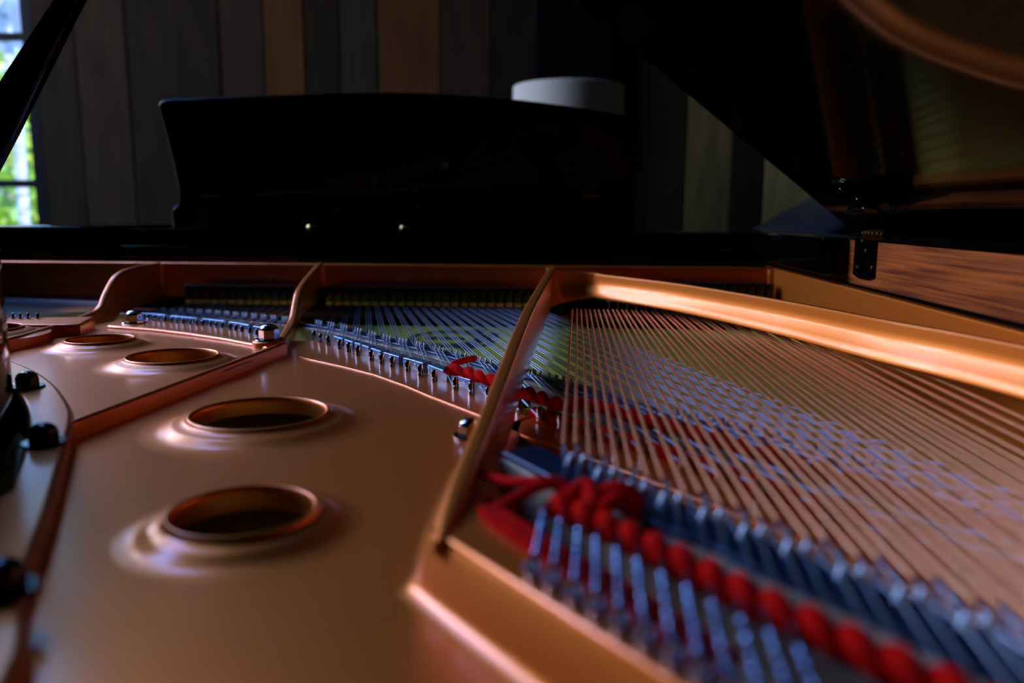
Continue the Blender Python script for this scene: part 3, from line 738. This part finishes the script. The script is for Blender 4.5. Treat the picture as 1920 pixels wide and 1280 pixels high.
# hitch pins of the bass along the plate, loops twisted down to them
hpx = [(1000, 1072), (1037, 1092), (1078, 1118), (1120, 1142), (1165, 1172), (1213, 1202), (1265, 1238), (1318, 1272), (1375, 1310), (1440, 1350), (1510, 1395), (1590, 1450)]
lpx = [(1021, 962), (1052, 976), (1087, 992), (1120, 1009), (1158, 1030), (1197, 1050), (1243, 1075), (1290, 1100), (1338, 1130), (1392, 1160), (1445, 1185), (1500, 1215)]
k = 0
for (wend, d, i, s, o) in loops:
    if k >= 12: break
    top = pz(lpx[k][0], lpx[k][1], .0195); bot = pz(hpx[k][0], hpx[k][1]-8, ZBP+.0040)
    ax = (bot-top); L_ = ax.length; ax.normalize(); u = ax.orthogonal().normalized(); w_ = ax.cross(u)
    tw = MB(); N = 120
    for ph in (0, PI):
        P = []
        for j in range(N+1):
            t = j/N; a = ph+t*2*PI*13; P.append(top+ax*(L_-.004)*t+(u*math.cos(a)+w_*math.sin(a)*1)*.00066)
        tw.tube(P, .00062, 6)
    eye = [bot-ax*.004+Vector((-.0002, 0, 0))+Vector((.0026*math.sin(t*PI/6), 0, 0))+Vector((ax.x, ax.y, ax.z))*(.0035-.0035*math.cos(t*PI/6)) for t in range(13)]
    tw.tube(eye, .00055, 6)
    tw.build('twisted_loop', M['wound'], o)
    hb = bot; mb = MB(); pin(mb, (hb.x, hb.y, ZBP-.002), .0023, .0100, (0, .0006)); mb.build('hitch_pin', M['chrome'], PLATE); hit[0] += 1
    k += 1
# bridge pins of the treble bridge
cnt = 0; rest = MB()
order = sorted(pins, key=lambda s: {'C': 0, 'B': 1, 'A': 2}[s[0]])
for sec, a, b in order:
    for q, ln in ((a, .0018), (b, -.0018)):
        hgt = .0068
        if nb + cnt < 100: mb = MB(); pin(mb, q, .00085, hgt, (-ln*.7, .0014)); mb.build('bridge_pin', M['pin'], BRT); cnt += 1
        else: pin(rest, q, .00085, hgt, (-ln*.7, .0014))
rest.build('bridge_pin', M['pin'], BRT, kind='stuff')
# red felt strip glued along the bass hitch plate
fs = [pz(x, y, ZBP) for x, y in ((897, 962), (920, 985), (1000, 1040), (1160, 1140), (1340, 1262))]
FSV = cat([(p.x, p.y, 0) for p in fs], 5)
MB().add(*slab([[v2(p) for p in offs(FSV, .0095)]+[v2(p) for p in reversed(offs(FSV, -.0005))]], ZBP-.001, ZBP+.0035, .001)).build('felt_strip', M['red'], PLATE, label='red felt strip')
# red felt under the tenor tails
fs = offs(HC, .0080)[nC+2:]
MB().add(*slab([[v2(p) for p in offs(fs, .0050)]+[v2(p) for p in reversed(offs(fs, -.0050))]], ZW-.001, ZW+.0065, .001)).build('felt_strip', M['red'], PLATE, label='red felt strip under the tenor strings')

# --- red cords woven through the string tails (they can be pulled out)
def cord(name, P, r, pitch, label, amp, flaps, grp=None):
    mb = MB(); D = cat(P, 12)
    s = [0]
    for a, b in zip(D, D[1:]): s.append(s[-1]+(b-a).length)
    for ph in (0, PI):
        Q = []; R = []
        for i, p in enumerate(D):
            d = (D[min(i+1, len(D)-1)]-D[max(i-1, 0)]).normalized(); nr = Vector((-d.y, d.x, 0)); a = s[i]/pitch*2*PI+ph
            Q.append(p+Vector((0, 0, amp*math.sin(a)))+nr*amp*.9*math.cos(a)); R.append(r*(1+.18*math.sin(a)))
        mb.tube(Q, R, 12)
    for fl, fr in flaps: mb.tube(cat(fl, 8), fr, 12)
    return mb.build(name, M['red'], None, label=label, cat='felt cord')
cp = [pz(x, y, z) for x, y, z in ((838, 692, .001), (870, 697, .001), (905, 709, .001), (945, 722, 0), (1000, 742, 0), (1060, 762, 0))]
tail = [p for p in offs(HC, .027)]
tl = [Vector((p.x, p.y, .0)) for p in tail if p.x > cp[-1].x+.012]
cp += tl[::6]
fl = [pz(x, y, z) for x, y, z in ((846, 690, .002), (852, 682, .005), (868, 676, .0065), (890, 671, .006))]
cord('felt_cord', cp, .0031, .034, 'red felt cord with a curled loose end, woven through steel strings beside the middle rib', .0021, [(fl, .0027)])
cp = [pz(x, y, .0175) for x, y in ((1035, 945), (1085, 968), (1135, 990), (1190, 1015), (1260, 1050), (1345, 1092), (1440, 1142), (1550, 1192), (1680, 1255), (1800, 1310), (1950, 1380))]
f1 = [pz(x, y, z) for x, y, z in ((902, 888, .012), (950, 902, .016), (1010, 902, .022), (1050, 905, .021), (1085, 935, .016))]
f2 = [pz(x, y, z) for x, y, z in ((935, 955, .014), (970, 932, .018), (1010, 912, .022), (1045, 908, .022), (1075, 940, .018))]
f3 = [pz(x, y, z) for x, y, z in ((1060, 955, .017), (1078, 925, .022), (1100, 912, .024), (1112, 940, .022), (1105, 975, .018))]
f4 = [pz(x, y, z) for x, y, z in ((1118, 965, .017), (1135, 925, .023), (1165, 920, .0245), (1190, 935, .022), (1185, 965, .018))]
f5 = [pz(x, y, z) for x, y, z in ((1130, 975, .017), (1140, 945, .023), (1165, 938, .0245), (1182, 955, .020))]
cord('felt_cord', cp, .0033, .024, 'thick red felt cord with crossing loose ends, woven through the twisted bass string tails' , .0026, [(f1, .0022), (f2, .0024), (f3, .0036), (f4, .0036), (f5, .003)])

# --- lid, hinges, prop
A = math.radians(38.2)
h0 = pX(1572, 412, XRIM+.012); hx, hz = h0.x, h0.z; YF = h0.y
mb = MB(); wd = 1.12; ud = Vector((-math.cos(A), 0, math.sin(A))); un = Vector((math.sin(A), 0, math.cos(A)))
outl = [(-.026, YF), (wd, YF), (wd, .70), (wd*.93, .52), (wd*.78, .33), (wd*.62, .12), (wd*.52, -.12), (wd*.36, -.36), (.12, -.42), (-.026, -.36)]
outl = [Vector((outl[0][0], outl[0][1], 0)), Vector((outl[1][0], outl[1][1], 0))] + cat([(a, b, 0) for a, b in outl[2:-1]], 5) + [Vector((-.026, -.36, 0))]
V, F = slab([[v2(p) for p in outl]], 0, .020, .003)
V = [Vector((hx, 0, hz)) + ud*v[0] + Vector((0, v[1], 0)) + un*v[2] for v in V]
LID = mb.add(V, F).build('lid', M['black'], PN)
# edge pad on the front corner of the lid
# hinge plate screwed to the inner face of the rim
y0 = pX(1603, 500, XRIM).y; y1 = pX(1643, 500, XRIM).y; ht = ZR; hb_ = pX(1622, 522, XRIM).z
yc = (y0+y1)/2; hw = abs(y0-y1)/2
mb = MB(); mb.box((XRIM-.0022, yc-hw, hb_+.002), (XRIM-.0003, yc+hw, ht+.001), 0, .0008)
mb.add([(XRIM-.0020, yc-hw, hb_+.0025), (XRIM-.0020, yc-hw*.5, hb_-.0006), (XRIM-.0020, yc+hw*.5, hb_-.0006), (XRIM-.0020, yc+hw, hb_+.0025), (XRIM-.0005, yc-hw, hb_+.0025), (XRIM-.0005, yc-hw*.5, hb_-.0006), (XRIM-.0005, yc+hw*.5, hb_-.0006), (XRIM-.0005, yc+hw, hb_+.0025)], [(0, 1, 2, 3), (7, 6, 5, 4), (0, 4, 5, 1), (1, 5, 6, 2), (2, 6, 7, 3)])
HG = mb.build('lid_hinge', M['blackhinge'] if 'blackhinge' in M else M['black'], PN)
for px, py in ((1623, 470), (1607, 500), (1634, 502)):
    p = pX(px, py, XRIM-.0022); R_ = Matrix.Rotation(-PI/2, 3, 'Y')
    MB().lathe([(.0019, 0), (.0018, .0006), (.0010, .0009), (.0, .0010)], p, 20, R_).build('screw', M['brass'], HG)
# knuckles of the hinge on the rim top and the leaf on the lid
for j in range(6):
    yy = yc-hw*.9+j*hw*.34-.004
    t_ = [(hx-.004-.010*math.cos(a), yy, ZR+.001+.010*math.sin(a)) for a in (0, .5, 1, 1.57, 2.1, 2.6, 3.14)]
    MB().tube([(hx-.006, yy-.0022, ZR+.006), (hx-.006, yy+.0022, ZR+.006)], .0062-.0006*abs(j-2.5), 16).build('knuckle', M['brass'], HG)
mb = MB()
for j, (u, yy) in enumerate(((.020, .010), (.034, .022), (.050, .010))):
    c = Vector((hx, yc-yy+.01, hz))+ud*u-un*.0022; mb.tube([c+un*.002, c], .003, 14)
mb.build('leaf_screw', M['brass'], HG)
c0 = Vector((hx, 0, hz))
q = []
for (u, yy) in ((.004, -hw), (.060, -hw), (.066, -hw*.5), (.066, hw*.5), (.060, hw), (.004, hw)):
    q.append(c0+ud*u+Vector((0, yc+yy, 0))-un*.0004)
mb = MB().add(q+[p-un*.0015 for p in q], [(0, 1, 2, 3, 4, 5), (11, 10, 9, 8, 7, 6)]+[(j, (j+1) % 6, 6+(j+1) % 6, 6+j) for j in range(6)]); mb.build('hinge_leaf', M['black'], HG)
# bright rolled edge of the stay plate beside the hinge
pa = [pX(x, y, XRIM-.004) for x, y in ((1581, 399), (1592, 394.5), (1605, 395.5), (1618, 400))]
mb = MB(); P = cat(pa, 5); V = []; F = []
for i, p in enumerate(P):
    w_ = .0012+.0012*i/len(P)
    V += [p+Vector((0, 0, w_)), p+Vector((0, 0, -w_)), p+Vector((.012, 0, -w_-.004)), p+Vector((.012, 0, w_-.004))]
for i in range(len(P)-1):
    for j in range(4): F.append((i*4+j, i*4+(j+1) % 4, (i+1)*4+(j+1) % 4, (i+1)*4+j))
F += [(0, 1, 2, 3), tuple(len(V)-4+j for j in (3, 2, 1, 0))]
mb.add(V, F).build('stay_plate', M['chrome'], HG)
# lid prop
a = pY(0, 230, .64); b = pY(133, 0, .66); dp = (b-a)
lid_z = lambda x: hz+(hx-x)*math.tan(A)
t = 0
while True:
    p = a+dp*t
    if p.z > lid_z(p.x)-.004 or t > 8: break
    t += .01
top = a+dp*t; tb = -( a.z-ZR-.004)/dp.z; bot = a+dp*tb
mb = MB(); d = dp.normalized(); sidev = Vector((0, 1, 0)); sidev = (sidev-d*sidev.dot(d)).normalized(); nv = d.cross(sidev)
V = []; n = 10
for i in range(n+1):
    u = i/n; p = bot+(top-bot)*u; w = max(.0062, .0153-.0072*((p-a).dot(dp)/dp.length_squared)); w = min(w, .0175); th = .006
    for (s1, s2) in ((-1, -.8), (-.94, -1), (.94, -1), (1, -.8), (1, .8), (.94, 1), (-.94, 1), (-1, .8)): V.append(p+nv*w*s1+sidev*th*s2)
F = [(i*8+j, i*8+(j+1) % 8, (i+1)*8+(j+1) % 8, (i+1)*8+j) for i in range(n) for j in range(8)]
F += [tuple(range(8)), tuple(n*8+j for j in range(8))[::-1]]
mb.add(V, F).build('lid_prop', M['black'], PN)

# --- music desk
def desk(px, py):
    d = ray(px, py); Y1 = 1.46; k = .22      # plane: y = Y1 - k*(z - .1)
    t = (Y1-k*(EYE-.1))/(d.y+k*d.z); return Vector((d.x*t, d.y*t, EYE+d.z*t))
o1 = [(296, 198), (300, 190), (312, 187)] + [(312+(1175-312)*i/16, 187-17*math.sin(PI*min(1, (i/16)/.78)*.5) + (max(0, i/16-.40)/.60)**1.9*47) for i in range(1, 16)] + [(1180, 219), (1193, 224), (1197, 232), (1185, 290), (1170, 345), (1165, 378), (1168, 395), (1173, 400), (1175, 432), (325, 432), (321, 398), (324, 391), (332, 384), (335, 374), (334, 355), (325, 310), (310, 250)]
D = [desk(x, y) for x, y in o1]
nd = Vector((0, 1, .22)).normalized(); n = len(D)
bm = bmesh.new(); vs = [bm.verts.new(p) for p in D]; fc = bm.faces.new(vs)
r_ = bmesh.ops.extrude_face_region(bm, geom=[fc]); nvs = [x for x in r_['geom'] if isinstance(x, bmesh.types.BMVert)]
for v in nvs: v.co += nd*.014
vset = set(vs); bmesh.ops.recalc_face_normals(bm, faces=bm.faces[:])
bmesh.ops.bevel(bm, geom=[e for e in bm.edges if (e.verts[0] in vset) == (e.verts[1] in vset)], offset=.0035, segments=3, affect='EDGES', profile=.5)
bm.verts.index_update(); mb = MB().add([v.co.copy() for v in bm.verts], [[v.index for v in f.verts] for f in bm.faces]); bm.free()
DESK = mb.build('music_desk', M['black'], PN)
for px in (396, 1108):
    P = [desk(px, 372)-nd*.002, desk(px, 430)-nd*.07]
    q0, q1 = P; sxv = Vector((.013, 0, 0))
    mb = MB().add([q0-sxv, q0+sxv, q1+sxv, q1-sxv]+[p+Vector((0, .006, .004)) for p in (q0-sxv, q0+sxv, q1+sxv, q1-sxv)], [(0, 1, 2, 3), (7, 6, 5, 4)]+[(j, (j+1) % 4, 4+(j+1) % 4, 4+j) for j in range(4)])
    mb.build('desk_support', M['black'], DESK)
    MB().tube([desk(px-16, 368)-nd*.003, desk(px+16, 368)-nd*.003], .003, 10).build('support_hinge', M['brass'], DESK)
# shelf that carries the desk
zz = desk(640, 428).z
MB().box((-.80, 1.361, .04), (XRIM-.02, 1.50, zz), 0, .002).build('desk_shelf', M['black'], PN)
for px, py in ((578, 430), (755, 433)):
    p = pY(px, py, 1.355); MB().lathe([(0, .004), (.010, .0035), (.012, 0), (.0115, -.003)], (p.x, 1.38, zz+.0035), 24).build('desk_button', M['brass'], PN)
print('hitch', hit[0], 'bridge pins', nb+cnt, 'steel', len(string_list))
